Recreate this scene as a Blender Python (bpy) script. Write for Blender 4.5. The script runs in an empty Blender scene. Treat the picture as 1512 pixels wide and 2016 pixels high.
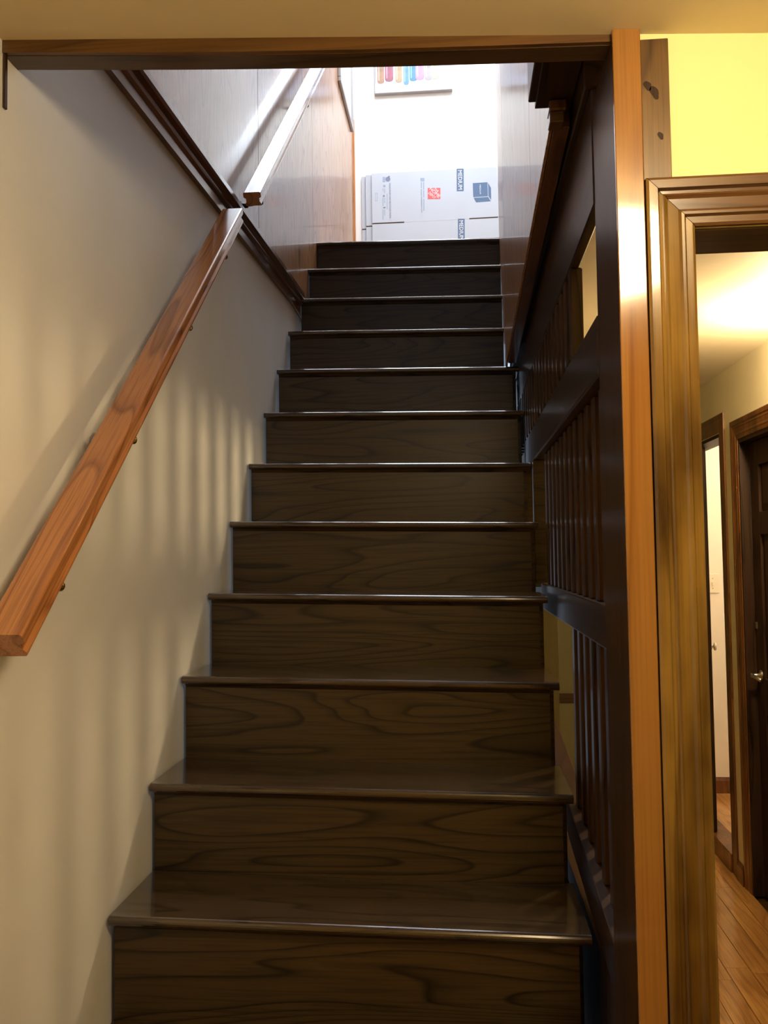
import bpy, bmesh, math, random
from mathutils import Vector, Matrix
random.seed(7)
S = bpy.context.scene
COL = S.collection

# ------------------------------------------------------------------ camera
cam_d = bpy.data.cameras.new('camera')
cam_d.sensor_fit = 'HORIZONTAL'
cam_d.sensor_width = 36.0
cam_d.lens = 1760.0 / 1512.0 * 36.0
cam_d.clip_start = 0.02
cam = bpy.data.objects.new('camera', cam_d)
COL.objects.link(cam)
cr = Vector((0.99625862, 0.08527820, -0.01401364))
cu = Vector((0.01813702, -0.04777112, 0.99869363))
cf = Vector((-0.08449735, 0.99521131, 0.04913908))
cam.matrix_world = Matrix(((cr.x, cu.x, -cf.x, 0.71261), (cr.y, cu.y, -cf.y, -1.76808),
                           (cr.z, cu.z, -cf.z, 0.71751), (0, 0, 0, 1)))
S.camera = cam

# ------------------------------------------------------------------ world, daylight, exposure
W = bpy.data.worlds.new('sky')
S.world = W
W.use_nodes = True
bg = W.node_tree.nodes['Background']
bg.inputs[0].default_value = (0.62, 0.78, 1.0, 1)
bg.inputs[1].default_value = 1.0
def area_light(name, loc, aim, sx, sy, power, color):
    d = bpy.data.lights.new(name, 'AREA')
    d.shape = 'RECTANGLE'
    d.size, d.size_y, d.energy, d.color = sx, sy, power, color
    o = bpy.data.objects.new(name, d)
    o.location = loc
    o.rotation_euler = (Vector(aim) - Vector(loc)).to_track_quat('-Z', 'Y').to_euler()
    COL.objects.link(o)
    return o
# daylight entering by the landing window (right of the stair head)
area_light('landing_window_daylight', (2.75, 3.55, 3.85), (0.3, 3.6, 3.2), 1.15, 1.15, 18, (0.84, 0.91, 1.0))
# sky seen through the skylight over the stair head
area_light('skylight_daylight', (0.50, 3.20, 4.95), (0.50, 3.20, 0.0), 0.70, 1.95, 92, (0.80, 0.89, 1.0))
LAMP_FOYER, LAMP_HALL, LAMP_ROOM = 62.0, 400.0, 60.0
S.view_settings.view_transform = 'Standard'
S.view_settings.look = 'None'
S.view_settings.exposure = 0.0
S.view_settings.gamma = 1.0
S.view_settings.use_curve_mapping = False
S.cycles.use_denoising = True

# ------------------------------------------------------------------ materials
def new_mat(name):
    m = bpy.data.materials.new(name)
    m.use_nodes = True
    nt = m.node_tree
    b = nt.nodes['Principled BSDF']
    return m, nt, b
def coords(nt, scale, jitter=True, tilt=0.0):
    tc = nt.nodes.new('ShaderNodeTexCoord')
    oi = nt.nodes.new('ShaderNodeObjectInfo')
    mul = nt.nodes.new('ShaderNodeMath'); mul.operation = 'MULTIPLY'; mul.inputs[1].default_value = 23.7
    nt.links.new(oi.outputs['Random'], mul.inputs[0])
    add = nt.nodes.new('ShaderNodeVectorMath'); add.operation = 'ADD'
    nt.links.new(tc.outputs['Object'], add.inputs[0])
    if jitter: nt.links.new(mul.outputs[0], add.inputs[1])
    src = add.outputs[0]
    if tilt:
        vr = nt.nodes.new('ShaderNodeVectorRotate'); vr.rotation_type = 'X_AXIS'
        vr.inputs['Angle'].default_value = -tilt
        nt.links.new(src, vr.inputs['Vector']); src = vr.outputs[0]
    mp = nt.nodes.new('ShaderNodeMapping')
    mp.inputs['Scale'].default_value = scale
    nt.links.new(src, mp.inputs[0])
    return mp.outputs[0]
def ramp(nt, src, stops):
    r = nt.nodes.new('ShaderNodeValToRGB')
    e = r.color_ramp.elements
    while len(e) < len(stops): e.new(0.5)
    for i, (p, c) in enumerate(stops):
        e[i].position = p
        e[i].color = (c[0], c[1], c[2], 1)
    nt.links.new(src, r.inputs[0])
    return r.outputs[0]
def wood(name, light, dark, axis, rough=0.3, coat=0.0, rings=9.0, stretch=(0.9, 9.0), blotch=None, bump=0.05, pore=0.6, spec=0.5, tilt=0.0):
    """stained wood: contour-line grain from stretched noise, fine pores, optional blotchy stain"""
    m, nt, b = new_mat(name)
    lo, hi = stretch
    sc = [hi, hi, hi]; sc[axis] = lo
    v = coords(nt, sc, tilt=tilt)
    n = nt.nodes.new('ShaderNodeTexNoise'); n.inputs['Scale'].default_value = 1.0; n.inputs['Detail'].default_value = 1.5
    n.inputs['Distortion'].default_value = 0.15
    nt.links.new(v, n.inputs['Vector'])
    mu = nt.nodes.new('ShaderNodeMath'); mu.operation = 'MULTIPLY'; mu.inputs[1].default_value = rings
    nt.links.new(n.outputs[0], mu.inputs[0])
    fr = nt.nodes.new('ShaderNodeMath'); fr.operation = 'FRACT'
    nt.links.new(mu.outputs[0], fr.inputs[0])
    mid = [(l * 0.62 + d * 0.38) for l, d in zip(light, dark)]
    c1 = ramp(nt, fr.outputs[0], [(0.0, light), (0.55, light), (0.80, mid), (0.91, dark), (1.0, light)])
    sp = [hi * 26] * 3; sp[axis] = lo * 6
    v2 = coords(nt, sp, tilt=tilt)
    n2 = nt.nodes.new('ShaderNodeTexNoise'); n2.inputs['Scale'].default_value = 1.0; n2.inputs['Detail'].default_value = 2.0
    nt.links.new(v2, n2.inputs['Vector'])
    pr = ramp(nt, n2.outputs[0], [(0.36, (0.55, 0.55, 0.55)), (0.52, (1, 1, 1))])
    mx = nt.nodes.new('ShaderNodeMixRGB'); mx.blend_type = 'MULTIPLY'; mx.inputs[0].default_value = pore
    nt.links.new(c1, mx.inputs[1]); nt.links.new(pr, mx.inputs[2])
    out = mx.outputs[0]
    if blotch:
        sb = [7.0] * 3; sb[axis] = 2.2
        v3 = coords(nt, sb)
        n3 = nt.nodes.new('ShaderNodeTexNoise'); n3.inputs['Scale'].default_value = 1.6; n3.inputs['Detail'].default_value = 3.0
        nt.links.new(v3, n3.inputs['Vector'])
        br = ramp(nt, n3.outputs[0], [(0.36, blotch), (0.6, (1, 1, 1))])
        mb = nt.nodes.new('ShaderNodeMixRGB'); mb.blend_type = 'MULTIPLY'; mb.inputs[0].default_value = 1.0
        nt.links.new(out, mb.inputs[1]); nt.links.new(br, mb.inputs[2])
        out = mb.outputs[0]
    nt.links.new(out, b.inputs['Base Color'])
    b.inputs['Roughness'].default_value = rough
    b.inputs['Specular IOR Level'].default_value = spec
    b.inputs['Coat Weight'].default_value = coat
    b.inputs['Coat Roughness'].default_value = 0.08
    if bump:
        bp = nt.nodes.new('ShaderNodeBump'); bp.inputs['Strength'].default_value = bump; bp.inputs['Distance'].default_value = 0.002
        nt.links.new(n2.outputs[0], bp.inputs['Height'])
        nt.links.new(bp.outputs[0], b.inputs['Normal'])
    return m
def paint(name, col, rough=0.6, var=0.05, scale=3.0, bump=0.04, metal=0.0):
    m, nt, b = new_mat(name)
    v = coords(nt, (scale, scale, scale), jitter=False)
    n = nt.nodes.new('ShaderNodeTexNoise'); n.inputs['Scale'].default_value = 1.0; n.inputs['Detail'].default_value = 4.0
    nt.links.new(v, n.inputs['Vector'])
    lo = [c * (1 - var) for c in col]; hi = [min(1, c * (1 + var)) for c in col]
    nt.links.new(ramp(nt, n.outputs[0], [(0.3, lo), (0.7, hi)]), b.inputs['Base Color'])
    b.inputs['Roughness'].default_value = rough
    b.inputs['Metallic'].default_value = metal
    if bump:
        v2 = coords(nt, (90, 90, 90), jitter=False)
        n2 = nt.nodes.new('ShaderNodeTexNoise'); n2.inputs['Scale'].default_value = 1.0
        nt.links.new(v2, n2.inputs['Vector'])
        bp = nt.nodes.new('ShaderNodeBump'); bp.inputs['Strength'].default_value = bump; bp.inputs['Distance'].default_value = 0.003
        nt.links.new(n2.outputs[0], bp.inputs['Height']); nt.links.new(bp.outputs[0], b.inputs['Normal'])
    return m
def glow(name, col, strength):
    m, nt, b = new_mat(name)
    b.inputs['Base Color'].default_value = (0.9, 0.88, 0.82, 1)
    b.inputs['Emission Color'].default_value = (*col, 1)
    b.inputs['Emission Strength'].default_value = strength
    return m

M = {}
M['riser'] = wood('dark_oak_riser', (0.056, 0.033, 0.012), (0.007, 0.0035, 0.001), 0, rough=0.34, rings=16, stretch=(0.8, 7.0), pore=0.8)
M['tread'] = wood('dark_oak_tread', (0.060, 0.035, 0.015), (0.018, 0.010, 0.004), 0, rough=0.2, rings=8, stretch=(1.0, 9.0), pore=0.5, coat=1.0)
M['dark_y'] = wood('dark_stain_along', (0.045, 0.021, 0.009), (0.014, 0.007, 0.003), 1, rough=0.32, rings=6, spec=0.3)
M['dark_z'] = wood('dark_stain_upright', (0.060, 0.027, 0.010), (0.014, 0.006, 0.0025), 2, rough=0.3, rings=7, spec=0.28)
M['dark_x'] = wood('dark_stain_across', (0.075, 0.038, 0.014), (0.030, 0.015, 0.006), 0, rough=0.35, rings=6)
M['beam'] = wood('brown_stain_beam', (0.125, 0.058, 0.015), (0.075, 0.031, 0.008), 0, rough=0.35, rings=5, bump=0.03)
M['post'] = wood('orange_pine_post', (0.30, 0.135, 0.028), (0.21, 0.078, 0.014), 2, rough=0.16, rings=4, stretch=(0.5, 9), coat=0.8, bump=0.0, pore=0.25)
M['casing_v'] = wood('blotchy_pine_casing_upright', (0.24, 0.135, 0.024), (0.14, 0.070, 0.012), 2, rough=0.2, rings=5, coat=0.7, blotch=(0.34, 0.28, 0.22), bump=0.0, pore=0.3)
M['casing_h'] = wood('brown_pine_casing_head', (0.115, 0.054, 0.018), (0.065, 0.028, 0.009), 0, rough=0.3, rings=5, coat=0.2, bump=0.0)
M['knotty'] = wood('knotty_pine_board', (0.17, 0.092, 0.025), (0.095, 0.046, 0.012), 2, rough=0.35, rings=5, blotch=(0.5, 0.45, 0.4), coat=0.2, bump=0.0)
M['rail'] = wood('red_oak_handrail', (0.47, 0.19, 0.062), (0.27, 0.095, 0.028), 1, rough=0.25, rings=7, coat=0.5, stretch=(0.9, 10), bump=0.02, tilt=math.radians(40.7))
M['panel'] = wood('red_oak_plywood_panel', (0.44, 0.22, 0.095), (0.17, 0.068, 0.027), 2, rough=0.32, rings=15, coat=0.25, stretch=(1.1, 5.0), pore=0.85, bump=0.02)
M['trim'] = wood('brown_oak_trim', (0.155, 0.062, 0.024), (0.075, 0.03, 0.012), 1, rough=0.28, rings=6, coat=0.3, bump=0.02)
M['orange_trim'] = wood('orange_oak_corner_trim', (0.55, 0.21, 0.06), (0.4, 0.14, 0.04), 2, rough=0.3, rings=5, bump=0.0)
M['hall_trim'] = wood('brown_hall_casing', (0.20, 0.075, 0.018), (0.085, 0.03, 0.008), 2, rough=0.3, rings=6, coat=0.2, blotch=(0.55, 0.5, 0.45), bump=0.0)
M['door'] = wood('dark_brown_door', (0.034, 0.016, 0.008), (0.012, 0.006, 0.003), 2, rough=0.5, rings=6, coat=0.0, spec=0.2)
M['plank'] = wood('honey_oak_plank', (0.62, 0.33, 0.105), (0.44, 0.20, 0.055), 1, rough=0.28, rings=6, coat=0.3, stretch=(0.8, 8), bump=0.0, blotch=(0.75, 0.7, 0.65))
M['plaster'] = paint('off_white_plaster', (0.76, 0.76, 0.74), 0.5)
M['yellow'] = paint('pale_yellow_paint', (0.82, 0.76, 0.37), 0.6)
M['foyer_ceiling'] = paint('cream_ceiling', (0.72, 0.60, 0.36), 0.7)
M['hall_paint'] = paint('cream_hall_paint', (0.82, 0.75, 0.55), 0.6)
M['hall_ceiling'] = paint('hall_ceiling_paint', (0.70, 0.62, 0.46), 0.7)
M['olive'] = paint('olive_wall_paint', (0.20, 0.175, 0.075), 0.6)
M['white_wall'] = paint('white_landing_paint', (0.90, 0.89, 0.86), 0.6)
M['room_white'] = paint('warm_white_paint', (0.86, 0.80, 0.70), 0.6)
M['plate'] = paint('ivory_plastic', (0.86, 0.80, 0.66), 0.35, bump=0)
M['screw'] = paint('plate_screw', (0.35, 0.28, 0.2), 0.4, bump=0, metal=0.6)
M['brass'] = paint('brass', (0.62, 0.44, 0.18), 0.22, bump=0, metal=1.0)
M['black_metal'] = paint('blackened_metal', (0.03, 0.028, 0.026), 0.4, bump=0, metal=0.6)
M['steel'] = paint('brushed_steel', (0.55, 0.53, 0.5), 0.3, bump=0, metal=1.0)
M['card'] = paint('white_cardboard', (0.53, 0.58, 0.65), 0.7, var=0.02, bump=0.02)
M['shaded_kraft'] = paint('shaded_kraft_cardboard', (0.10, 0.07, 0.05), 0.9, bump=0)  # kraft brown darkened to carry the shadow inside the carton slots
M['print_blue'] = paint('slate_blue_ink', (0.10, 0.17, 0.30), 0.6, bump=0)
M['print_pale'] = paint('pale_blue_ink', (0.30, 0.38, 0.50), 0.6, bump=0)
M['print_red'] = paint('faded_red_ink', (0.72, 0.13, 0.13), 0.6, bump=0)
M['print_grey'] = paint('grey_blue_ink', (0.20, 0.22, 0.33), 0.6, bump=0)
M['print_white'] = paint('white_ink', (0.85, 0.87, 0.9), 0.6, bump=0)
M['frame_pale'] = paint('pale_grey_frame', (0.33, 0.31, 0.31), 0.4, bump=0)
M['mat_board'] = paint('pale_mat_board', (0.55, 0.50, 0.44), 0.7, bump=0)
M['canvas'] = paint('painted_canvas', (0.40, 0.42, 0.50), 0.7, var=0.15, scale=9)
M['lamp_foyer'] = glow('warm_lamp_glass', (1.0, 0.76, 0.44), LAMP_FOYER)
M['lamp_hall'] = glow('hall_lamp_glass', (1.0, 0.74, 0.40), LAMP_HALL)
M['lamp_room'] = glow('room_lamp_glass', (1.0, 0.80, 0.56), LAMP_ROOM)
def paintstroke(name, col):
    return paint(name, col, 0.5, var=0.35, scale=14, bump=0)

# ------------------------------------------------------------------ builders
def set_smooth(me, ang=35):
    for p in me.polygons: p.use_smooth = False
def mesh_obj(name, verts, faces, mat, parent=None, bevel=0.0, segs=1, origin=None):
    bm = bmesh.new()
    vs = [bm.verts.new(v) for v in verts]
    for f in faces: bm.faces.new([vs[i] for i in f])
    return bm_obj(name, bm, mat, parent, bevel, segs, origin)
def bm_obj(name, bm, mat, parent=None, bevel=0.0, segs=1, origin=None, smooth=False):
    bmesh.ops.recalc_face_normals(bm, faces=bm.faces[:])
    if bevel > 0:
        es = [e for e in bm.edges if len(e.link_faces) == 2 and e.calc_face_angle(0) > 0.5]
        bmesh.ops.bevel(bm, geom=es, offset=bevel, segments=segs, profile=0.5, affect='EDGES', clamp_overlap=True)
    xs = [v.co for v in bm.verts]
    lo = Vector((min(v.x for v in xs), min(v.y for v in xs), min(v.z for v in xs)))
    hi = Vector((max(v.x for v in xs), max(v.y for v in xs), max(v.z for v in xs)))
    c = Vector(origin) if origin else Vector(((lo.x + hi.x) / 2, (lo.y + hi.y) / 2, lo.z))
    bmesh.ops.translate(bm, verts=bm.verts[:], vec=-c)
    me = bpy.data.meshes.new(name)
    bm.to_mesh(me); bm.free()
    if smooth:
        for p in me.polygons: p.use_smooth = True
    me.materials.append(mat)
    o = bpy.data.objects.new(name, me)
    COL.objects.link(o)
    if parent is not None:
        o.parent = parent
        o.location = c - world_loc(parent)
    else:
        o.location = c
    return o
def world_loc(o):
    v = Vector(o.location)
    while o.parent is not None:
        o = o.parent
        v = v + Vector(o.location)
    return v
BOXF = [(0, 1, 3, 2), (4, 6, 7, 5), (0, 4, 5, 1), (2, 3, 7, 6), (0, 2, 6, 4), (1, 5, 7, 3)]
def box(name, a, b, mat, parent=None, bevel=0.0, segs=1):
    v = [(x, y, z) for x in (a[0], b[0]) for y in (a[1], b[1]) for z in (a[2], b[2])]
    return mesh_obj(name, v, BOXF, mat, parent, bevel, segs)
def prism(name, poly, axis, t0, t1, mat, parent=None, bevel=0.0, segs=1, shear=None):
    """poly is a 2D outline in the two other axes (in x,y,z order); extruded along axis from t0 to t1"""
    def pt(q, t):
        if axis == 0: p = [t, q[0], q[1]]
        elif axis == 1: p = [q[0], t, q[1]]
        else: p = [q[0], q[1], t]
        return shear(p) if shear else p
    n = len(poly)
    v = [pt(q, t0) for q in poly] + [pt(q, t1) for q in poly]
    f = [tuple(range(n)), tuple(range(2 * n - 1, n - 1, -1))]
    f += [(i, (i + 1) % n, (i + 1) % n + n, i + n) for i in range(n)]
    return mesh_obj(name, v, f, mat, parent, bevel, segs)
def loft(name, rings, mat, parent=None, bevel=0.0):
    """closed sections of equal count joined in order, capped"""
    n = len(rings[0])
    v = [p for r in rings for p in r]
    f = [tuple(range(n)), tuple(range(len(v) - 1, len(v) - n - 1, -1))]
    for k in range(len(rings) - 1):
        f += [(k * n + i, k * n + (i + 1) % n, (k + 1) * n + (i + 1) % n, (k + 1) * n + i) for i in range(n)]
    return mesh_obj(name, v, f, mat, parent, bevel)
def lathe(name, prof, axis_o, axis_d, mat, parent=None, n=20):
    d = Vector(axis_d).normalized()
    a = d.orthogonal().normalized(); b2 = d.cross(a)
    o = Vector(axis_o)
    bm = bmesh.new()
    rings = []
    for r, h in prof:
        r = max(r, 0.0004)
        rings.append([bm.verts.new(o + d * h + (a * math.cos(2 * math.pi * i / n) + b2 * math.sin(2 * math.pi * i / n)) * r) for i in range(n)])
    for k in range(len(rings) - 1):
        for i in range(n):
            bm.faces.new((rings[k][i], rings[k][(i + 1) % n], rings[k + 1][(i + 1) % n], rings[k + 1][i]))
    bm.faces.new(rings[0]); bm.faces.new(rings[-1])
    return bm_obj(name, bm, mat, parent, smooth=True)
def tube(name, pts, r, mat, parent=None, n=10):
    pts = [Vector(p) for p in pts]
    bm = bmesh.new(); rings = []
    for i, p in enumerate(pts):
        t = (pts[min(i + 1, len(pts) - 1)] - pts[max(i - 1, 0)]).normalized()
        a = t.cross(Vector((0.3, 0.2, 1))).normalized(); b2 = t.cross(a)
        rings.append([bm.verts.new(p + (a * math.cos(2 * math.pi * k / n) + b2 * math.sin(2 * math.pi * k / n)) * r) for k in range(n)])
    for k in range(len(rings) - 1):
        for i in range(n):
            bm.faces.new((rings[k][i], rings[k][(i + 1) % n], rings[k + 1][(i + 1) % n], rings[k + 1][i]))
    bm.faces.new(rings[0]); bm.faces.new(rings[-1])
    return bm_obj(name, bm, mat, parent, smooth=True)
def empty(name, loc):
    o = bpy.data.objects.new(name, None)
    o.location = loc
    o.empty_display_size = 0.1
    COL.objects.link(o)
    return o
def tag(o, label, cat, group=None):
    o['label'] = label; o['category'] = cat
    if group: o['group'] = group
    return o
def struct(o, label=None, cat=None):
    o['kind'] = 'structure'
    if label: o['label'] = label
    if cat: o['category'] = cat
    return o
def text_mesh(name, body, size, mat, origin, xdir, ydir, parent, bold=0.0, align='LEFT', fit=None, depth=0.0):
    """flat lettering: baseline along xdir from origin, letters up along ydir; fit = wanted run length"""
    cu_ = bpy.data.curves.new(name, 'FONT')
    cu_.body = body; cu_.size = size; cu_.offset = bold; cu_.align_x = align; cu_.resolution_u = 2
    t = bpy.data.objects.new('tmp_text', cu_)
    COL.objects.link(t)
    dg = bpy.context.evaluated_depsgraph_get()
    me = bpy.data.meshes.new_from_object(t.evaluated_get(dg))
    bpy.data.objects.remove(t); bpy.data.curves.remove(cu_)
    xs = [v.co.x for v in me.vertices]; ys = [v.co.y for v in me.vertices]
    k = fit / (max(xs) - min(xs)) if fit else 1.0
    x0 = min(xs) if align == 'LEFT' else (min(xs) + max(xs)) / 2
    X, Y, O = Vector(xdir).normalized(), Vector(ydir).normalized(), Vector(origin)
    wl = world_loc(parent)
    for v in me.vertices:
        v.co = X * ((v.co.x - x0) * k) + Y * v.co.y
    me.name = name
    me.materials.append(mat)
    o = bpy.data.objects.new(name, me)
    COL.objects.link(o)
    o.parent = parent
    o.location = O - wl
    return o

FLOOR = -0.835
YF = -0.43          # face of the stair opening
TILT = -0.0196      # the old flight leans a little to the right

# ================================================================== STRUCTURE
FC = lambda x: 1.552 - 0.0555 * x          # foyer ceiling falls slightly to the right
# foyer
struct(mesh_obj('ceiling_foyer', [(x, y, FC(x) + dz) for x in (-0.1, 2.7) for y in (-3.7, -0.4245) for dz in (0, 0.1)], BOXF, M['foyer_ceiling']))
floor_o = struct(box('floor', (-0.1, -3.7, FLOOR - 0.15), (3.8, 4.5, FLOOR - 0.012), M['dark_x']))
struct(box('wall_left', (-0.14, -3.7, FLOOR - 0.012), (-0.005, 4.5, 1.86), M['plaster']))
struct(box('wall_foyer_back', (-0.14, -3.8, FLOOR - 0.012), (2.8, -3.7, 1.9), M['yellow']))
struct(box('wall_foyer_right', (2.7, -3.7, FLOOR - 0.012), (2.8, YF, 1.9), M['yellow']))
box('floor_board', (0.0, -3.7, FLOOR - 0.012), (2.7, YF, FLOOR), M['plank'], floor_o)
# wall with the doorway to the hall
prism('wall_front', [(0.996, FLOOR - .012), (1.062, FLOOR - .012), (1.062, 1.1965), (1.80, 1.1965), (1.80, FLOOR - .012), (2.7, FLOOR - .012), (2.7, 1.7), (0.996, 1.7)],
      1, YF, -0.325, M['yellow'])['kind'] = 'structure'
# walls above the opening and round the upper flight
struct(prism('wall_front_upper', [(-0.14, 1.565), (0.96, 1.512), (1.3, 1.512), (1.3, 4.8), (-0.14, 4.8)], 1, -0.424, -0.3815, M['white_wall']))
struct(box('wall_left_upper', (-0.14, -0.3815, 1.86), (0.0, 4.5, 4.8), M['white_wall']))
struct(box('wall_landing_back', (-0.14, 4.4, 2.2), (2.8, 4.5, 4.8), M['white_wall']))
wr = struct(prism('wall_right', [(0.905, -0.07), (0.905, 1.60), (0.952, 2.9), (1.0, 2.9), (0.94, 1.6), (0.94, -0.07)], 2, 1.72, 4.75, M['white_wall']))
struct(prism('wall_landing_right', [(2.95, 2.2), (4.5, 2.2), (4.5, 4.8), (2.95, 4.8), (2.95, 4.42), (4.12, 4.42), (4.12, 3.28), (2.95, 3.28)], 0, 2.6, 2.7, M['white_wall']))
struct(box('wall_landing_front', (1.0, 2.80, 2.2), (2.7, 2.90, 4.8), M['white_wall']))
cu_o = struct(box('ceiling_upper', (-0.14, -0.42, 4.75), (2.8, 2.20, 4.85), M['white_wall']))
box('ceiling_strip', (-0.14, 4.20, 4.75), (2.8, 4.5, 4.85), M['white_wall'], cu_o)
box('ceiling_strip', (-0.14, 2.20, 4.75), (0.13, 4.20, 4.85), M['white_wall'], cu_o)
box('ceiling_strip', (0.87, 2.20, 4.75), (2.8, 4.20, 4.85), M['white_wall'], cu_o)
wk = struct(empty('window_2', (0.5, 3.20, 4.85)))
for a, b in (((0.13, 2.20, 4.74), (0.155, 4.20, 4.90)), ((0.845, 2.20, 4.74), (0.87, 4.20, 4.90)), ((0.155, 2.20, 4.74), (0.845, 2.225, 4.90)), ((0.155, 4.175, 4.74), (0.845, 4.20, 4.90))):
    box('window_frame', a, b, M['white_wall'], wk, 0.003)
struct(box('floor_landing', (0.008, 2.76, 2.20), (2.7, 4.4, 2.335), M['plank']))
wf = struct(empty('window_1', (2.65, 3.55, 3.28)))
for a, b in (((2.6, 2.95, 3.28), (2.68, 3.0, 4.42)), ((2.6, 4.07, 3.28), (2.68, 4.12, 4.42)), ((2.6, 3.0, 3.28), (2.68, 4.07, 3.33)), ((2.6, 3.0, 4.37), (2.68, 4.07, 4.42))):
    box('window_frame', a, b, M['white_wall'], wf, 0.004)
# hall behind the doorway
struct(box('ceiling_hall', (1.0, -0.325, 1.59), (3.8, 4.45, 1.69), M['hall_ceiling']))
HX = 2.0
struct(prism('wall_hall_right', [(-0.325, FLOOR), (1.52, FLOOR), (1.52, 1.235), (2.47, 1.235), (2.47, FLOOR), (2.755, FLOOR), (2.755, 1.30), (3.50, 1.30), (3.50, FLOOR), (4.3, FLOOR), (4.3, 1.6), (-0.325, 1.6)],
             0, HX, HX + 0.10, M['hall_paint']))
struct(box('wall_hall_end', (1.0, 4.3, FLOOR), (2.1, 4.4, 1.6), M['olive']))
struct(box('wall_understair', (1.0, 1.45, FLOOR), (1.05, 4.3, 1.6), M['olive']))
struct(box('wall_hall_front', (2.0, -0.425, FLOOR), (2.1, -0.325, 1.6), M['hall_paint']))
tr = struct(box('trim_1', (1.05, 4.285, -0.27), (2.0, 4.3, -0.21), M['dark_x'], None, 0.004))
struct(box('baseboard_hall_end', (1.05, 4.283, FLOOR), (2.0, 4.3, FLOOR + 0.1), M['dark_x'], None, 0.004))
struct(prism('baseboard_hall', [(HX - 0.014, FLOOR), (HX, FLOOR), (HX, FLOOR + 0.09), (HX - 0.006, FLOOR + 0.09), (HX - 0.014, FLOOR + 0.075)], 1, 2.57, 2.665, M['hall_trim']))
# hall floor planks, running down the hall
pw = 0.088
for i in range(11):
    x0 = 1.052 + i * pw
    y = -0.33 - random.random() * 0.8
    while y < 4.3:
        ln = 0.75 + random.random() * 0.7
        ya, yb = max(y, -0.42), min(y + ln, 4.3)
        if yb - ya > 0.02:
            box('plank', (x0, ya + 0.0008, FLOOR - 0.012), (min(x0 + pw - 0.0015, HX), yb - 0.0008, FLOOR), M['plank'], floor_o, 0.0012)
        y += ln
# bright room beyond the far doorway (its floor is one small step higher)
RF = FLOOR + 0.085
struct(box('floor_room', (HX + 0.09, 2.2, FLOOR - 0.012), (3.7, 3.9, RF), M['plank']))
struct(box('wall_room_back', (2.1, 3.9, FLOOR), (3.7, 4.0, 1.6), M['room_white']))
struct(box('wall_room_right', (3.7, 2.1, FLOOR), (3.8, 4.0, 1.6), M['room_white']))
struct(box('wall_room_front', (2.1, 2.50, FLOOR), (3.7, 2.60, 1.6), M['room_white']))
struct(prism('baseboard_room', [(3.9, RF), (3.886, RF), (3.886, RF + 0.075), (3.893, RF + 0.095), (3.9, RF + 0.095)], 0, 2.1, 3.7, M['hall_trim']))
struct(box('trim_2', (HX - 0.012, 2.757, FLOOR), (HX + 0.09, 3.498, RF + 0.004), M['hall_trim'], None, 0.004))   # threshold board

# ------------------------------------------------------------------ door casings (colonial profile, mitred)
PROF = [(0.0, 0.0), (0.0, 0.017), (0.004, 0.019), (0.016, 0.019), (0.019, 0.013), (0.023, 0.0125), (0.027, 0.0155), (0.031, 0.012), (0.046, 0.0105), (0.050, 0.013), (0.054, 0.013), (0.057, 0.0085), (0.066, 0.0085), (0.070, 0.006), (0.070, 0.0)]
def casing_leg(name, at, inward, out, zb, ztop, w, mat, parent, tk=1.0):
    """upright leg: at = outer edge point (x,y), inward = unit 2D towards the opening, out = unit 2D away from the wall"""
    k = w / 0.07
    r0, r1 = [], []
    for u, t in PROF:
        t *= tk
        x = at[0] + inward[0] * u * k + out[0] * t; y = at[1] + inward[1] * u * k + out[1] * t
        r0.append((x, y, zb)); r1.append((x, y, ztop - u * k))
    return loft(name, [r0, r1], mat, parent)
def casing_head(name, a, b, out, ztop, w, mat, parent, tk=1.0):
    """head piece between outer corners a and b (x,y), mitred at both ends"""
    k = w / 0.07
    d = Vector((b[0] - a[0], b[1] - a[1])).normalized()
    r0, r1 = [], []
    for u, t in PROF:
        t *= tk
        r0.append((a[0] + d.x * u * k + out[0] * t, a[1] + d.y * u * k + out[1] * t, ztop - u * k))
        r1.append((b[0] - d.x * u * k + out[0] * t, b[1] - d.y * u * k + out[1] * t, ztop - u * k))
    return loft(name, [r0, r1], mat, parent)
d1 = struct(empty('door_1', (1.43, YF, FLOOR)))
casing_leg('door_casing', (0.9945, YF - 0.001), (1, 0), (0, -1), FLOOR, 1.268, 0.071, M['casing_v'], d1)
casing_leg('door_casing', (1.868, YF - 0.001), (-1, 0), (0, -1), FLOOR, 1.268, 0.071, M['casing_v'], d1)
casing_head('head_casing', (0.9955, YF - 0.001), (1.868, YF - 0.001), (0, -1), 1.268, 0.071, M['casing_h'], d1)
box('door_jamb', (1.0625, YF + 0.002, FLOOR), (1.0665, -0.322, 1.196), M['casing_v'], d1, 0.001)
box('head_jamb', (1.0665, YF + 0.004, 1.1935), (1.80, -0.318, 1.1965), M['dark_x'], d1, 0.001)

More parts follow.
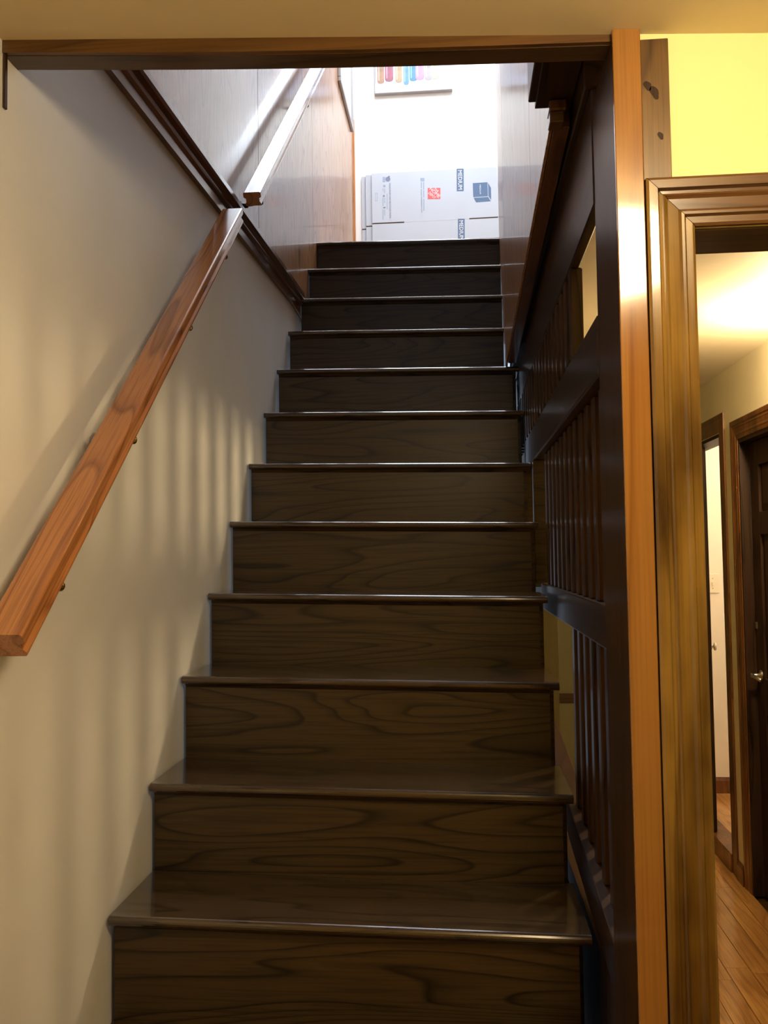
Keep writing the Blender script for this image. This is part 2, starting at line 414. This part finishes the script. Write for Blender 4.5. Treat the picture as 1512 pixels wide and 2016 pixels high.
# ================================================================== STAIR OPENING: beam, post, boards
def beam_ring(x, ya, yb, dz=0.0):
    zt, zb = 1.5535 - 0.0487 * x, 1.5305 - 0.0450 * x
    sag = 0.0055 * math.sin(math.pi * min(1, max(0, x) / 0.96))
    return [(x, ya, zb - sag + dz), (x, ya, zt - sag * 0.6), (x, yb, zt - sag * 0.6), (x, yb, zb - sag + dz)]
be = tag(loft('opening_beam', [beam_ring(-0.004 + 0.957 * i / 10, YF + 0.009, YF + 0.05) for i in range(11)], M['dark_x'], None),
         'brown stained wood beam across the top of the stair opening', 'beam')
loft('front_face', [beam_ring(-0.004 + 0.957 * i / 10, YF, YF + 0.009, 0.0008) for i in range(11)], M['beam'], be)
box('beam_bracket', (-0.004, -0.429, 1.442), (0.0, -0.420, 1.531), M['dark_z'], be, 0.001)
post = tag(box('corner_post', (0.953, YF - 0.006, FLOOR), (0.9925, -0.235, 1.498), M['dark_z'], None, 0.0015),
           'tall corner post at right of the stair with orange varnished front', 'post')
box('front_face', (0.9525, YF - 0.014, FLOOR), (0.9930, YF - 0.006, 1.502), M['post'], post, 0.0012)
kb = tag(box('knotty_board', (0.9935, YF - 0.008, 1.269), (1.035, YF - 0.0005, 1.484), M['knotty'], None, 0.001),
         'short knotty pine board above the door casing beside the post', 'board')
for (kx, kz, ra, rb) in ((1.003, 1.412, 0.0055, 0.0075), (1.013, 1.401, 0.006, 0.0105), (1.020, 1.335, 0.004, 0.006)):
    bm = bmesh.new()
    vs = [bm.verts.new((kx + ra * math.cos(a) * (1 + 0.2 * math.sin(3 * a)) - 0.3 * rb * math.sin(a), YF - 0.0085, kz + rb * math.sin(a))) for a in [2 * math.pi * i / 14 for i in range(14)]]
    bm.faces.new(vs)
    bm_obj('knot', bm, M['door'], kb)

# ================================================================== STAIRCASE
TY = {-2: -0.724, -1: -0.486, 0: -0.248, 1: -0.009, 2: 0.229, 3: 0.465, 4: 0.707, 5: 0.951, 6: 1.205, 7: 1.443, 8: 1.687, 9: 1.930, 10: 2.190, 11: 2.412, 12: 2.682}
TZ = {-2: -0.627, -1: -0.418, 0: -0.205, 1: 0.009, 2: 0.210, 3: 0.420, 4: 0.620, 5: 0.832, 6: 1.038, 7: 1.251, 8: 1.462, 9: 1.676, 10: 1.891, 11: 2.100, 12: 2.326}
stair = tag(empty('staircase', (0.47, -0.724, FLOOR)), 'dark stained oak staircase with closed risers climbing to a bright landing', 'staircase')
def right_end(k):
    return 0.948 if k <= 8 else {9: 0.9085, 10: 0.918, 11: 0.926, 12: 0.936}[k]
sh = lambda p: [p[0], p[1], p[2] + TILT * p[0]]
TH = 0.020
for k in range(-2, 13):
    y, z = TY[k], TZ[k]
    yb = (TY[k + 1] + 0.040) if k < 12 else 2.765
    x0, x1 = (0.0015 if k < 10 else 0.008), right_end(k)
    r = TH / 2
    prof = [(y + r - r * math.sin(a), z - r + r * math.cos(a)) for a in [math.pi * i / 8 for i in range(9)]]
    prof = [(yb, z)] + prof + [(yb, z - TH)]
    prism('tread', prof, 0, x0, x1, M['tread'], stair, shear=sh)
    zl = (TZ[k - 1] if k > -2 else FLOOR)
    xr = x1 - (0.022 if k <= 8 else 0.001)
    def shr(p): return [p[0], p[1], p[2] + (TILT * p[0] if (k > -2 or p[2] > FLOOR + 0.01) else 0)]
    prism('riser', [(y + 0.024, zl + 0.0002), (y + 0.041, zl + 0.0002), (y + 0.041, z - TH), (y + 0.024, z - TH)], 0, 0.005 if k < 10 else 0.009, xr, M['riser'], stair, shear=shr)
    # scotia under the nosing
    if k < 13:
        prism('cove_strip', [(y + 0.024, z - TH - 0.010), (y + 0.024, z - TH), (y + 0.0155, z - TH), (y + 0.0185, z - TH - 0.0045)], 0, 0.006 if k < 10 else 0.0095, xr, M['riser'], stair, shear=sh)
for xs in (0.14, 0.80):
    pts = [(-0.66, FLOOR), (-0.30, FLOOR)] + [(TY[12] + 0.06, TZ[12] - 0.40), (TY[12] + 0.06, TZ[12] - 0.045)]
    for k in range(12, -2, -1):
        pts += [(TY[k] + 0.045, TZ[k] - 0.045), (TY[k] + 0.045, TZ[k - 1] - 0.045)]
    pts += [(-0.66, TZ[-2] - 0.045)]
    prism('stringer', pts, 0, xs, xs + 0.04, M['dark_y'], stair)

pts = [(0.20, FLOOR), (TY[9] - 0.05, TZ[9] - 0.35), (TY[9] - 0.05, TZ[8] - 0.0215)]
for k in range(8, 0, -1):
    pts += [(TY[k] + 0.130, TZ[k] - 0.0215), (TY[k] + 0.130, TZ[k - 1] - 0.0215)]
pts += [(TY[0] + 0.130, TZ[0] - 0.0215), (TY[0] + 0.130, FLOOR)]
prism('skirt_board', pts, 0, 0.9270, 0.9460, M['riser'], stair, shear=lambda p: [p[0], p[1], p[2] + (TILT * p[0] if p[2] > FLOOR else 0)])

# ================================================================== LEFT SIDE: trim, oak panels
tz = lambda y: 1.731 + 0.044 * (y + 0.009)
def trim_ring(y):
    b = tz(y)
    pr = [(-0.0045, 0.0), (0.010, 0.0), (0.012, 0.026), (0.020, 0.030), (0.022, 0.036), (0.016, 0.040), (0.016, 0.050), (0.026, 0.058), (0.030, 0.066), (0.030, 0.082), (0.026, 0.088), (-0.0045, 0.088)]
    return [(x, y, b + z) for x, z in pr]
struct(loft('trim_3', [trim_ring(-0.375), trim_ring(2.186)], M['trim'], None))
wlu = bpy.data.objects['wall_left_upper']
def panel_poly(y0, y1):
    lo = lambda y: (tz(y) + 0.05) if y < 2.2 else 1.80
    return [(y0, lo(y0)), (y1, lo(y1)), (y1, 4.74), (y0, 4.74)]
for y0, y1 in ((-0.378, 0.135), (0.139, 1.360), (1.364, 2.580), (2.583, 3.800), (3.803, 4.372)):
    prism('panel', panel_poly(y0, y1), 0, 0.0005, 0.007, M['panel'], wlu, 0.0006)
struct(box('trim_4', (0.0, 4.374, 2.335), (0.018, 4.399, 3.805), M['orange_trim'], None, 0.002))
# right side panels hang down to the ground floor ceiling
pz = lambda y: 1.537 - 0.0543 * (y + 0.075)
for (y0, x0), (y1, x1) in (((-0.07, 0.898), (0.380, 0.898)), ((0.383, 0.898), (1.600, 0.898)), ((1.603, 0.898), (2.90, 0.945))):
    v = []
    for (y, x) in ((y0, x0), (y1, x1)):
        zb = pz(y) if y < 1.9 else 1.44
        v += [(x, y, zb), (x + 0.0065, y, zb), (x, y, 4.74), (x + 0.0065, y, 4.74)]
    mesh_obj('panel', v, BOXF, M['panel'], wr, 0.0006)
# brown underside board closing the foot of the panelled wall
v = [(x, y, pz(y) + dz) for x in (0.9055, 0.936) for y in (-0.07, 1.62) for dz in (-0.004, 0.17)]
struct(mesh_obj('trim_5', v, BOXF, M['trim'], None, 0.001))
struct(box('trim_6', (0.946, 2.901, 2.336), (0.958, 2.915, 4.74), M['orange_trim'], None, 0.001))
# dark bulkhead and stepped corbel at the near end of that wall
bh = tag(box('bulkhead', (0.857, -0.379, 1.579), (0.938, -0.080, 2.4), M['dark_y'], None, 0.002), 'black brown boxed bulkhead at upper right behind the beam', 'bulkhead')
box('step_moulding', (0.8695, -0.379, 1.5675), (0.938, -0.078, 1.579), M['dark_y'], bh, 0.001)
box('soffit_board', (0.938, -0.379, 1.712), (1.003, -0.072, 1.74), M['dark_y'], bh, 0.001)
cb = tag(box('corbel', (0.893, -0.115, 1.546), (0.926, -0.072, 1.5665), M['hall_trim'], None, 0.003), 'small stepped brown wood corbel block under the dark bulkhead', 'corbel')
box('corbel_step', (0.894, -0.110, 1.525), (0.921, -0.072, 1.546), M['casing_h'], cb, 0.002)

# ================================================================== RIGHT SIDE: slatted stair screen
sc = tag(empty('stair_screen', (0.985, 0.4, FLOOR)), 'dark stained slatted wood screen along the right side of the stair', 'screen')
box('base_panel', (0.972, -0.234, FLOOR), (0.994, 1.20, -0.06), M['dark_z'], sc)
v = [(x, y, 0.05 + 0.10 * y + dz) for x in (0.966, 1.014) for y in (-0.234, 1.20) for dz in (-0.085, 0)]
mesh_obj('bottom_rail', v, BOXF, M['dark_y'], sc, 0.003, 2)
box('middle_rail', (0.966, -0.234, 0.545), (1.014, 1.12, 0.625), M['dark_y'], sc, 0.004, 2)
box('upper_rail', (0.951, -0.234, 1.020), (1.004, 1.46, 1.124), M['dark_y'], sc, 0.004, 2)
box('header_board', (0.951, -0.234, 1.315), (0.972, 2.10, 1.52), M['dark_y'], sc, 0.003)
box('header_board', (0.940, -0.234, 1.521), (0.985, 2.10, 1.71), M['dark_y'], sc, 0.003)
def slats(y0, y1, zb, zt, pitch=0.094, xa=0.972):
    n = max(1, round((y1 - y0) / pitch))
    for i in range(n + 1):
        y = y0 + (y1 - y0) * i / n
        b = zb(y) if callable(zb) else zb
        box('baluster', (xa, y - 0.019, b), (xa + 0.026, y + 0.019, zt), M['dark_z'], sc, 0.003)
slats(-0.21, 0.487, lambda y: 0.05 + 0.10 * y - 0.002, 0.545, xa=0.986)
slats(-0.21, 0.955, 0.625, 1.02)
slats(0.122, 2.05, 1.124, 1.315, xa=0.951)
box('half_post', (0.9495, 1.13, 0.625), (0.990, 1.165, 1.02), M['riser'], sc, 0.002)
box('end_stile', (0.9495, 1.462, 0.60), (1.0, 1.495, 1.315), M['riser'], sc, 0.002)

# ================================================================== HANDRAILS
def handrail(name, ya, yb, zoff, slope, x0, x1, label, brackets, end_plumb=True):
    """zoff: height of the rail top at y = 0"""
    th = math.atan(slope); cs, sn = math.cos(th), math.sin(th)
    root = tag(empty(name, ((x0 + x1) / 2, ya, zoff + slope * ya - 0.05)), label, 'handrail', None)
    w = x1 - x0
    pr = [(0.004, 0), (w - 0.004, 0), (w - 0.001, -0.0015), (w, -0.004), (w, -0.016), (w - 0.007, -0.020), (w - 0.007, -0.030), (w - 0.003, -0.036), (w - 0.003, -0.040), (w - 0.006, -0.043),
          (0.006, -0.043), (0.003, -0.040), (0.003, -0.036), (0.007, -0.030), (0.007, -0.020), (0, -0.016), (0, -0.004), (0.001, -0.0015)]
    rings = []
    for y in (ya, yb):
        rings.append([(x0 + u, y - n * sn, zoff + slope * y + n * cs) for u, n in pr])
    loft('rail', rings, M['rail'], root)
    small = name != 'lower_handrail'
    for y in brackets:
        zb = zoff + slope * y - 0.043 / cs + 0.002
        b = lathe('bracket', [(0.022, 0.0), (0.022, 0.004), (0.015, 0.008), (0.009, 0.010), (0.0075, 0.022), (0.0075, 0.030)], (0.0 if x0 < 0.05 else 0.0, y + 0.0, zb - 0.045), (1, 0, 0), M['brass'] if name == 'lower_handrail' else M['black_metal'], root)
        tube('bracket_arm', [(0.028, y, zb - 0.045), (0.045, y, zb - 0.044), (0.058, y, zb - 0.036), (0.066, y, zb - 0.022), (0.068, y, zb - 0.002)], 0.0035 if small else 0.006, b.data.materials[0], b)
        lathe('bracket_screw', [(0.0095, -0.004), (0.0095, 0.004), (0.006, 0.008), (0.001, 0.009)], (0.074, y - 0.010, zb - 0.040), (0.8, -0.6, 0), b.data.materials[0], b, 14)
    return root
handrail('lower_handrail', -0.563, 0.735, 1.099, 0.860, 0.040, 0.100, 'varnished red oak handrail on the white plaster wall, lower of two', (-0.38, -0.06, 0.31, 0.64))
handrail('upper_handrail', 0.975, 3.05, 1.0375, 0.862, 0.043, 0.100, 'pale varnished oak handrail on the wood panelled wall, upper of two', (1.10, 2.04, 2.90))

# ================================================================== LANDING: boxes, painting, framed picture
def bx_pt(px, py, y):
    """print positions on the face of the front carton (measured on its face)"""
    x = 0.140 + (px - 732) * 0.00353
    z = 3.400 - ((py - 342) + 0.037 * (px - 732)) * 0.00347
    return Vector((x - 0.014 * 0.00347 * (py - 342), y, z))
def flat_poly(name, pts, mat, parent, thick=0.0006):
    """thin printed patch on a face looking towards -Y"""
    n = len(pts)
    v = [tuple(p) for p in pts] + [(p[0], p[1] + thick, p[2]) for p in pts]
    f = [tuple(range(n)), tuple(range(2 * n - 1, n - 1, -1))] + [(i, (i + 1) % n, (i + 1) % n + n, i + n) for i in range(n)]
    return mesh_obj(name, v, f, mat, parent)
def carton(x0, x1, ztop, seam, yf, label):
    t = 0.012
    root = tag(empty('flattened_carton', ((x0 + x1) / 2, yf + t / 2, 2.3362)), label, 'box')
    s = 0.0045
    drop = 0.010
    xa, xb = x0 + 0.225, x1 - 0.20
    up = prism('upper_panel', [(x0, seam + s), (xa, seam + s + .001), (xa, seam), (xb, seam + drop * .3), (xb, seam + s + 0.004), (x1, seam + s + 0.006), (x1, ztop + 0.001), (x0, ztop)], 1, yf, yf + t, M['card'], root)
    lo = prism('lower_panel', [(x0, 2.3362), (x1, 2.3362), (x1, seam - s + 0.006), (xb, seam - s + 0.004), (xb, seam + drop * .3 - 0.0008), (xa, seam - 0.0008), (xa, seam - s), (x0, seam - s)], 1, yf, yf + t, M['card'], root)
    box('slot_shade_liner', (x0 + 0.002, yf + 0.003, seam - 0.03), (x1 - 0.002, yf + t - 0.002, seam + 0.03), M['shaded_kraft'], root)  # dark layer added behind the slots, their shadow put into its colour
    return root, up, lo
carton(0.063, 0.945, 3.393, 3.015, 4.386, 'flattened white moving carton at the back, barely showing at left edge')
carton(0.094, 0.965, 3.398, 3.030, 4.372, 'flattened white moving carton in the middle of the three')
_, up, lo = carton(0.138, 1.015, 3.401, 3.042, 4.358, 'front flattened white moving carton with blue and red printing')
YP = 4.3574
DN, RT = Vector((0, 0, -1)), Vector((1, 0, 0))
P = lambda px, py: bx_pt(px, py, YP)
P2 = lambda px, py: bx_pt(px, py, YP - 0.0006)
def quad(name, x0, y0, x1, y1, mat, par):
    return flat_poly(name, [P(x0, y1), P(x1, y1), P(x1, y0), P(x0, y0)], mat, par)
quad('size_label', 900.2, 334.5, 913.8, 380.5, M['print_blue'], up)
text_mesh('size_text', 'MEDIUM', 0.040, M['print_white'], P2(902.8, 338.0), DN, RT, up, 0.0, fit=0.137)
# box pictogram
fp = [(931.7, 364.5), (960.3, 363.0), (961.0, 391.5), (932.5, 393.0)]
flat_poly('box_pictogram', [P(*q) for q in fp[::-1]], M['print_blue'], up)
flat_poly('box_pictogram', [P(*q) for q in [(961.6, 364.5), (967.2, 374.5), (967.5, 399.5), (962.2, 391.3)][::-1]], M['print_blue'], up)
flat_poly('box_pictogram', [P(*q) for q in [(933.2, 394.6), (961.6, 393.0), (966.6, 401.8), (938.0, 403.8)][::-1]], M['print_blue'], up)
text_mesh('pictogram_text', 'MEDIUM', 0.013, M['print_white'], P2(944.8, 368.0), DN, RT, up, 0.0, fit=0.066)
# retailer mark
quad('store_logo', 843.0, 373.2, 868.0, 396.0, M['print_red'], up)
D1, U1 = Vector((1, 0, -1)), Vector((1, 0, 1))
text_mesh('logo_text', 'THE', 0.021, M['print_white'], P2(855.0, 375.5), D1, U1, up, 0.0, fit=0.036)
text_mesh('logo_text', 'HOME', 0.034, M['print_white'], P2(846.0, 376.5), D1, U1, up, 0.0, fit=0.090)
text_mesh('logo_text', 'DEPOT', 0.026, M['print_white'], P2(843.8, 384.5), D1, U1, up, 0.0, fit=0.060)
# central text column
quad('text_block', 828.6, 352.5, 836.6, 359.2, M['print_pale'], up)
for a, b, c in ((834.2, 361.0, 376.5), (834.2, 378.0, 392.5), (834.4, 395.0, 420.0), (829.6, 361.0, 373.0), (829.6, 375.0, 389.0)):
    quad('fine_print_line', a, b, a + 1.8, c, M['print_pale'], up)
text_mesh('printed_text', 'HOMEDEPOT.COM', 0.013, M['print_grey'], P2(829.4, 391.0), DN, RT, up, 0.0, fit=0.110)
# recycled paper text and icons
text_mesh('printed_text', 'MADE FROM 100% RECYCLED PAPER', 0.0165, M['print_grey'], P2(766.2, 362.5), DN, RT, up, 0.0, fit=0.250)
def disc(cx, cy, r, mat, name='round_emblem', n=16):
    c = P(cx, cy)
    return flat_poly(name, [(c.x + r * math.cos(2 * math.pi * i / n), c.y, c.z + r * math.sin(2 * math.pi * i / n)) for i in range(n)], mat, up)
disc(764.0, 354.0, 0.0175, M['print_grey']); disc(766.3, 348.7, 0.006, M['print_grey'])
quad('square_emblem', 753.5, 349.3, 758.8, 360.0, M['print_pale'], up)
disc(757.0, 368.0, 0.009, M['print_pale'], 'leaf_icon'); disc(756.0, 388.5, 0.007, M['print_grey'], 'leaf_icon')
flat_poly('leaf_icon', [P(753.6, 412.5), P(757.5, 414.2), P(760.2, 411.5), P(757.5, 410.6)], M['print_grey'], up)
for x, y0, y1 in ((757.0, 373.0, 382.5), (753.8, 373.0, 378.5), (762.0, 383.5, 416.0), (757.0, 391.5, 403.0), (753.8, 391.5, 409.0), (757.0, 416.0, 428.0), (753.8, 416.0, 437.5)):
    quad('fine_print_line', x, y0, x + 1.3, y1, M['print_pale'], up)
for a, b in (((738.8, 382), (739.4, 398.5)), ((742.6, 382), (743.2, 398.5)), ((738.8, 382), (743.2, 382.6)), ((738.8, 398), (743.2, 398.6))):
    quad('handle_outline', a[0], a[1], b[0], b[1], M['print_pale'], up)
quad('size_label', 902.2, 436.8, 915.4, 482.5, M['print_blue'], lo)
text_mesh('size_text', 'MEDIUM', 0.040, M['print_white'], P2(904.8, 440.5), DN, RT, lo, 0.0, fit=0.137)

# painting of coloured glass bottles on the back wall (lower part in view)
pa = tag(box('bottle_painting', (0.172, 4.368, 3.985), (0.708, 4.399, 4.46), M['canvas'], None, 0.002), 'canvas painting of coloured glass bottles on the white landing wall', 'painting')
def fbox(nm, a, b): return box(nm, a, b, M['frame_pale'], pa, 0.002)
fbox('frame_strip', (0.166, 4.362, 3.975), (0.714, 4.399, 3.985)); fbox('frame_strip', (0.166, 4.362, 4.46), (0.714, 4.399, 4.47))
fbox('frame_strip', (0.166, 4.362, 3.985), (0.172, 4.399, 4.46))
BT = [(0.188, 0.048, 4.051, (0.50, 0.26, 0.14)), (0.242, 0.058, 4.064, (0.42, 0.09, 0.14)), (0.316, 0.046, 4.052, (0.55, 0.36, 0.18)), (0.416, 0.052, 4.056, (0.04, 0.26, 0.40)),
      (0.374, 0.036, 4.032, (0.12, 0.34, 0.72)), (0.458, 0.060, 4.064, (0.80, 0.30, 0.52)), (0.524, 0.046, 4.056, (0.48, 0.42, 0.42)), (0.566, 0.056, 4.064, (0.62, 0.56, 0.42))]
for i, (x, w, zb, c) in enumerate(BT):
    c = tuple(0.55 * q for q in c)
    mt = paintstroke('painted_glass_%d' % i, c)
    yy = 4.3674 - 0.0004 * (i % 3)
    zt = 4.26 + 0.03 * (i % 3)
    pts = [(x + w * 0.12, zb), (x + w * 0.5, zb - 0.005), (x + w * 0.88, zb), (x + w, zb + 0.012), (x + w, zt), (x + w * 0.66, zt + 0.05), (x + w * 0.66, zt + 0.11), (x + w * 0.34, zt + 0.11), (x + w * 0.34, zt + 0.05), (x, zt), (x, zb + 0.012)]
    bo = flat_poly('painted_bottle', [(q[0], yy, q[1]) for q in pts], mt, pa)
    hl = paintstroke('painted_glint_%d' % i, tuple(min(1, cc * 1.7 + 0.12) for cc in c))
    flat_poly('painted_glint', [(x + w * a, yy - 0.0005, z) for a, z in ((0.16, zb + 0.02), (0.30, zb + 0.02), (0.30, zt - 0.01), (0.16, zt - 0.01))], hl, bo)
flat_poly('painted_table', [(0.172, 4.3677, 3.986), (0.708, 4.3677, 3.986), (0.708, 4.3677, 4.052), (0.172, 4.3677, 4.052)], paintstroke('painted_shelf', (0.40, 0.43, 0.54)), pa)
# framed picture on the left wall near the corner
fr = tag(empty('framed_picture', (0.015, 3.94, 3.68)), 'pale grey framed picture on panelled left wall near the back corner', 'picture')
for a, b in (((0.0075, 3.60, 3.665), (0.026, 4.28, 3.695)), ((0.0075, 3.60, 4.30), (0.026, 4.28, 4.33)), ((0.0075, 3.60, 3.695), (0.026, 3.635, 4.30)), ((0.0075, 4.245, 3.695), (0.026, 4.28, 4.30))):
    box('frame_strip', a, b, M['frame_pale'], fr, 0.003)
box('mat_board', (0.0075, 3.635, 3.695), (0.014, 4.245, 4.30), M['mat_board'], fr)

# ================================================================== HALL THINGS
# six-panel dark door in the hall's right wall
d2 = struct(empty('door_2', (HX, 1.96, FLOOR)))
casing_leg('door_casing', (HX - 0.001, 2.565), (0, -1), (-1, 0), FLOOR, 1.325, 0.092, M['hall_trim'], d2, 0.45)
casing_leg('door_casing', (HX - 0.001, 1.43), (0, 1), (-1, 0), FLOOR, 1.325, 0.092, M['hall_trim'], d2, 0.45)
casing_head('head_casing', (HX - 0.001, 2.565), (HX - 0.001, 1.43), (-1, 0), 1.325, 0.092, M['hall_trim'], d2, 0.45)
wood_jamb = M['door']
box('door_jamb', (HX - 0.001, 2.456, FLOOR), (HX + 0.1, 2.4695, 1.234), wood_jamb, d2)
box('door_jamb', (HX - 0.001, 1.5205, FLOOR), (HX + 0.1, 1.534, 1.234), wood_jamb, d2)
box('head_jamb', (HX - 0.001, 1.534, 1.215), (HX + 0.1, 2.456, 1.234), wood_jamb, d2)
dx0, dx1, dy0, dy1, dz0, dz1 = HX + 0.045, HX + 0.082, 1.537, 2.453, FLOOR + 0.006, 1.212
leaf = tag(empty('panel_door', (HX + 0.06, 1.96, dz0)), 'dark brown six panel door at right end of the hall', 'door')
stile = 0.105
ysplit = [(dy0 + stile, (dy0 + dy1) / 2 - 0.045), ((dy0 + dy1) / 2 + 0.045, dy1 - stile)]
zsplit = [(dz0 + 0.22, dz0 + 0.82), (dz0 + 0.98, dz0 + 1.62), (dz0 + 1.72, dz1 - 0.11)]
box('stile', (dx0, dy0, dz0), (dx1, dy0 + stile, dz1), M['door'], leaf, 0.002)
box('stile', (dx0, dy1 - stile, dz0), (dx1, dy1, dz1), M['door'], leaf, 0.002)
box('stile', (dx0, ysplit[0][1], dz0), (dx1, ysplit[1][0], dz1), M['door'], leaf, 0.002)
for za, zb in ((dz0, zsplit[0][0]), (zsplit[0][1], zsplit[1][0]), (zsplit[1][1], zsplit[2][0]), (zsplit[2][1], dz1)):
    for ya, yb in ysplit:
        box('door_rail', (dx0, ya, za), (dx1, yb, zb), M['door'], leaf, 0.002)
for za, zb in zsplit:
    for ya, yb in ysplit:
        bm = bmesh.new()
        i = 0.035
        q = [(dx0 + 0.016, ya, za), (dx0 + 0.016, yb, za), (dx0 + 0.016, yb, zb), (dx0 + 0.016, ya, zb)]
        q2 = [(dx0 + 0.006, ya + i, za + i), (dx0 + 0.006, yb - i, za + i), (dx0 + 0.006, yb - i, zb - i), (dx0 + 0.006, ya + i, zb - i)]
        q3 = [(dx1 - 0.01, a, b) for _, a, b in q]
        v = q + q2 + q3
        mesh_obj('raised_panel', v, [(4, 5, 6, 7), (8, 11, 10, 9)] + [(k, (k + 1) % 4, (k + 1) % 4 + 4, k + 4) for k in range(4)] + [(k, k + 8, (k + 1) % 4 + 8, (k + 1) % 4) for k in range(4)], M['door'], leaf)
hz = 0.16
rose = lathe('door_handle', [(0.024, 0.0), (0.024, -0.005), (0.010, -0.010), (0.009, -0.040), (0.011, -0.046)], (dx0, dy1 - 0.06, hz), (1, 0, 0), M['steel'], leaf)
tube('lever', [(dx0 - 0.040, dy1 - 0.06, hz), (dx0 - 0.046, dy1 - 0.10, hz), (dx0 - 0.046, dy1 - 0.19, hz - 0.004)], 0.008, M['steel'], rose)
lt = box('latch_plate', (dx0 - 0.004, dy1 - 0.03, 0.365), (dx0, dy1 - 0.004, 0.395), M['steel'], leaf, 0.001)
# far doorway casing
d3 = struct(empty('door_3', (HX, 3.13, FLOOR)))
casing_leg('door_casing', (HX - 0.001, 2.668), (0, 1), (-1, 0), FLOOR, 1.392, 0.088, M['hall_trim'], d3, 0.45)
casing_leg('door_casing', (HX - 0.001, 3.588), (0, -1), (-1, 0), FLOOR, 1.392, 0.088, M['hall_trim'], d3, 0.45)
casing_head('head_casing', (HX - 0.001, 2.668), (HX - 0.001, 3.588), (-1, 0), 1.392, 0.088, M['hall_trim'], d3, 0.45)
box('door_jamb', (HX - 0.001, 2.7565, FLOOR), (HX + 0.1, 2.772, 1.299), M['door'], d3)
box('door_jamb', (HX - 0.001, 3.482, FLOOR), (HX + 0.1, 3.4985, 1.299), M['door'], d3)
box('head_jamb', (HX - 0.001, 2.772, 1.282), (HX + 0.1, 3.482, 1.299), M['door'], d3)
# door of that room standing ajar, seen edge on
def along(s, off): # from the free edge back towards the hinge
    a = Vector((2.004, 3.105)); dv = Vector((0.262, 0.965)).normalized(); nv = Vector((dv.y, -dv.x))
    q = a + dv * s + nv * off
    return (q.x, q.y)
poly = [along(0, -0.0175), along(0.36, -0.0175), along(0.36, 0.0175), along(0, 0.0175)]
aj = tag(prism('open_door', poly, 2, RF + 0.008, 1.27, M['door'], None, 0.001), 'narrow dark door leaf ajar in the far doorway, seen edge on', 'door')
kx, ky = along(0.030, 0.0175)
lathe('door_knob', [(0.016, 0.0), (0.016, 0.003), (0.008, 0.005), (0.008, 0.009), (0.019, 0.012), (0.022, 0.018), (0.017, 0.025), (0.004, 0.027)], (kx, ky, 0.215), (0.965, -0.262, 0), M['plate'], aj)
# light switch in the bright room
sw = tag(box('light_switch', (2.216, 3.893, 0.462), (2.292, 3.8995, 0.580), M['plate'], None, 0.002), 'ivory light switch plate on the white wall of far room', 'light switch')
box('toggle', (2.249, 3.886, 0.508), (2.259, 3.893, 0.532), M['plate'], sw, 0.001)
for z in (0.490, 0.552):
    lathe('plate_screw', [(0.003, 0.0), (0.003, -0.001), (0.001, -0.0015)], (2.254, 3.893, z), (0, 1, 0), M['screw'], sw, 10)

# ================================================================== LAMPS
def drum_lamp(name, x, y, ztop, r, h, mat, label, n=28):
    root = tag(empty(name, (x, y, ztop - h)), label, 'lamp')
    lathe('mounting_plate', [(r * 0.8, 0.0), (r * 0.8, -0.012), (r * 1.03, -0.014), (r * 1.03, -0.022)], (x, y, ztop), (0, 0, 1), M['brass'], root, n)
    lathe('glass_drum', [(r, -0.022), (r, -h + 0.02), (r * 0.94, -h + 0.006), (r * 0.8, -h), (0.001, -h)], (x, y, ztop), (0, 0, 1), mat, root, n)
    return root
drum_lamp('foyer_lamp', 1.07, -1.20, 1.489, 0.125, 0.155, M['lamp_foyer'], 'warm glowing drum lamp on the foyer ceiling behind the viewer')
drum_lamp('hall_lamp', 1.932, 1.48, 1.588, 0.05, 0.17, M['lamp_hall'], 'warm glowing drum lamp on the hall ceiling')
drum_lamp('room_lamp', 2.75, 3.25, 1.588, 0.14, 0.10, M['lamp_room'], 'warm ceiling lamp in the room beyond the far doorway')
struct(box('ceiling_room', (2.1, 2.6, 1.589), (3.7, 3.9, 1.5899), M['room_white']))
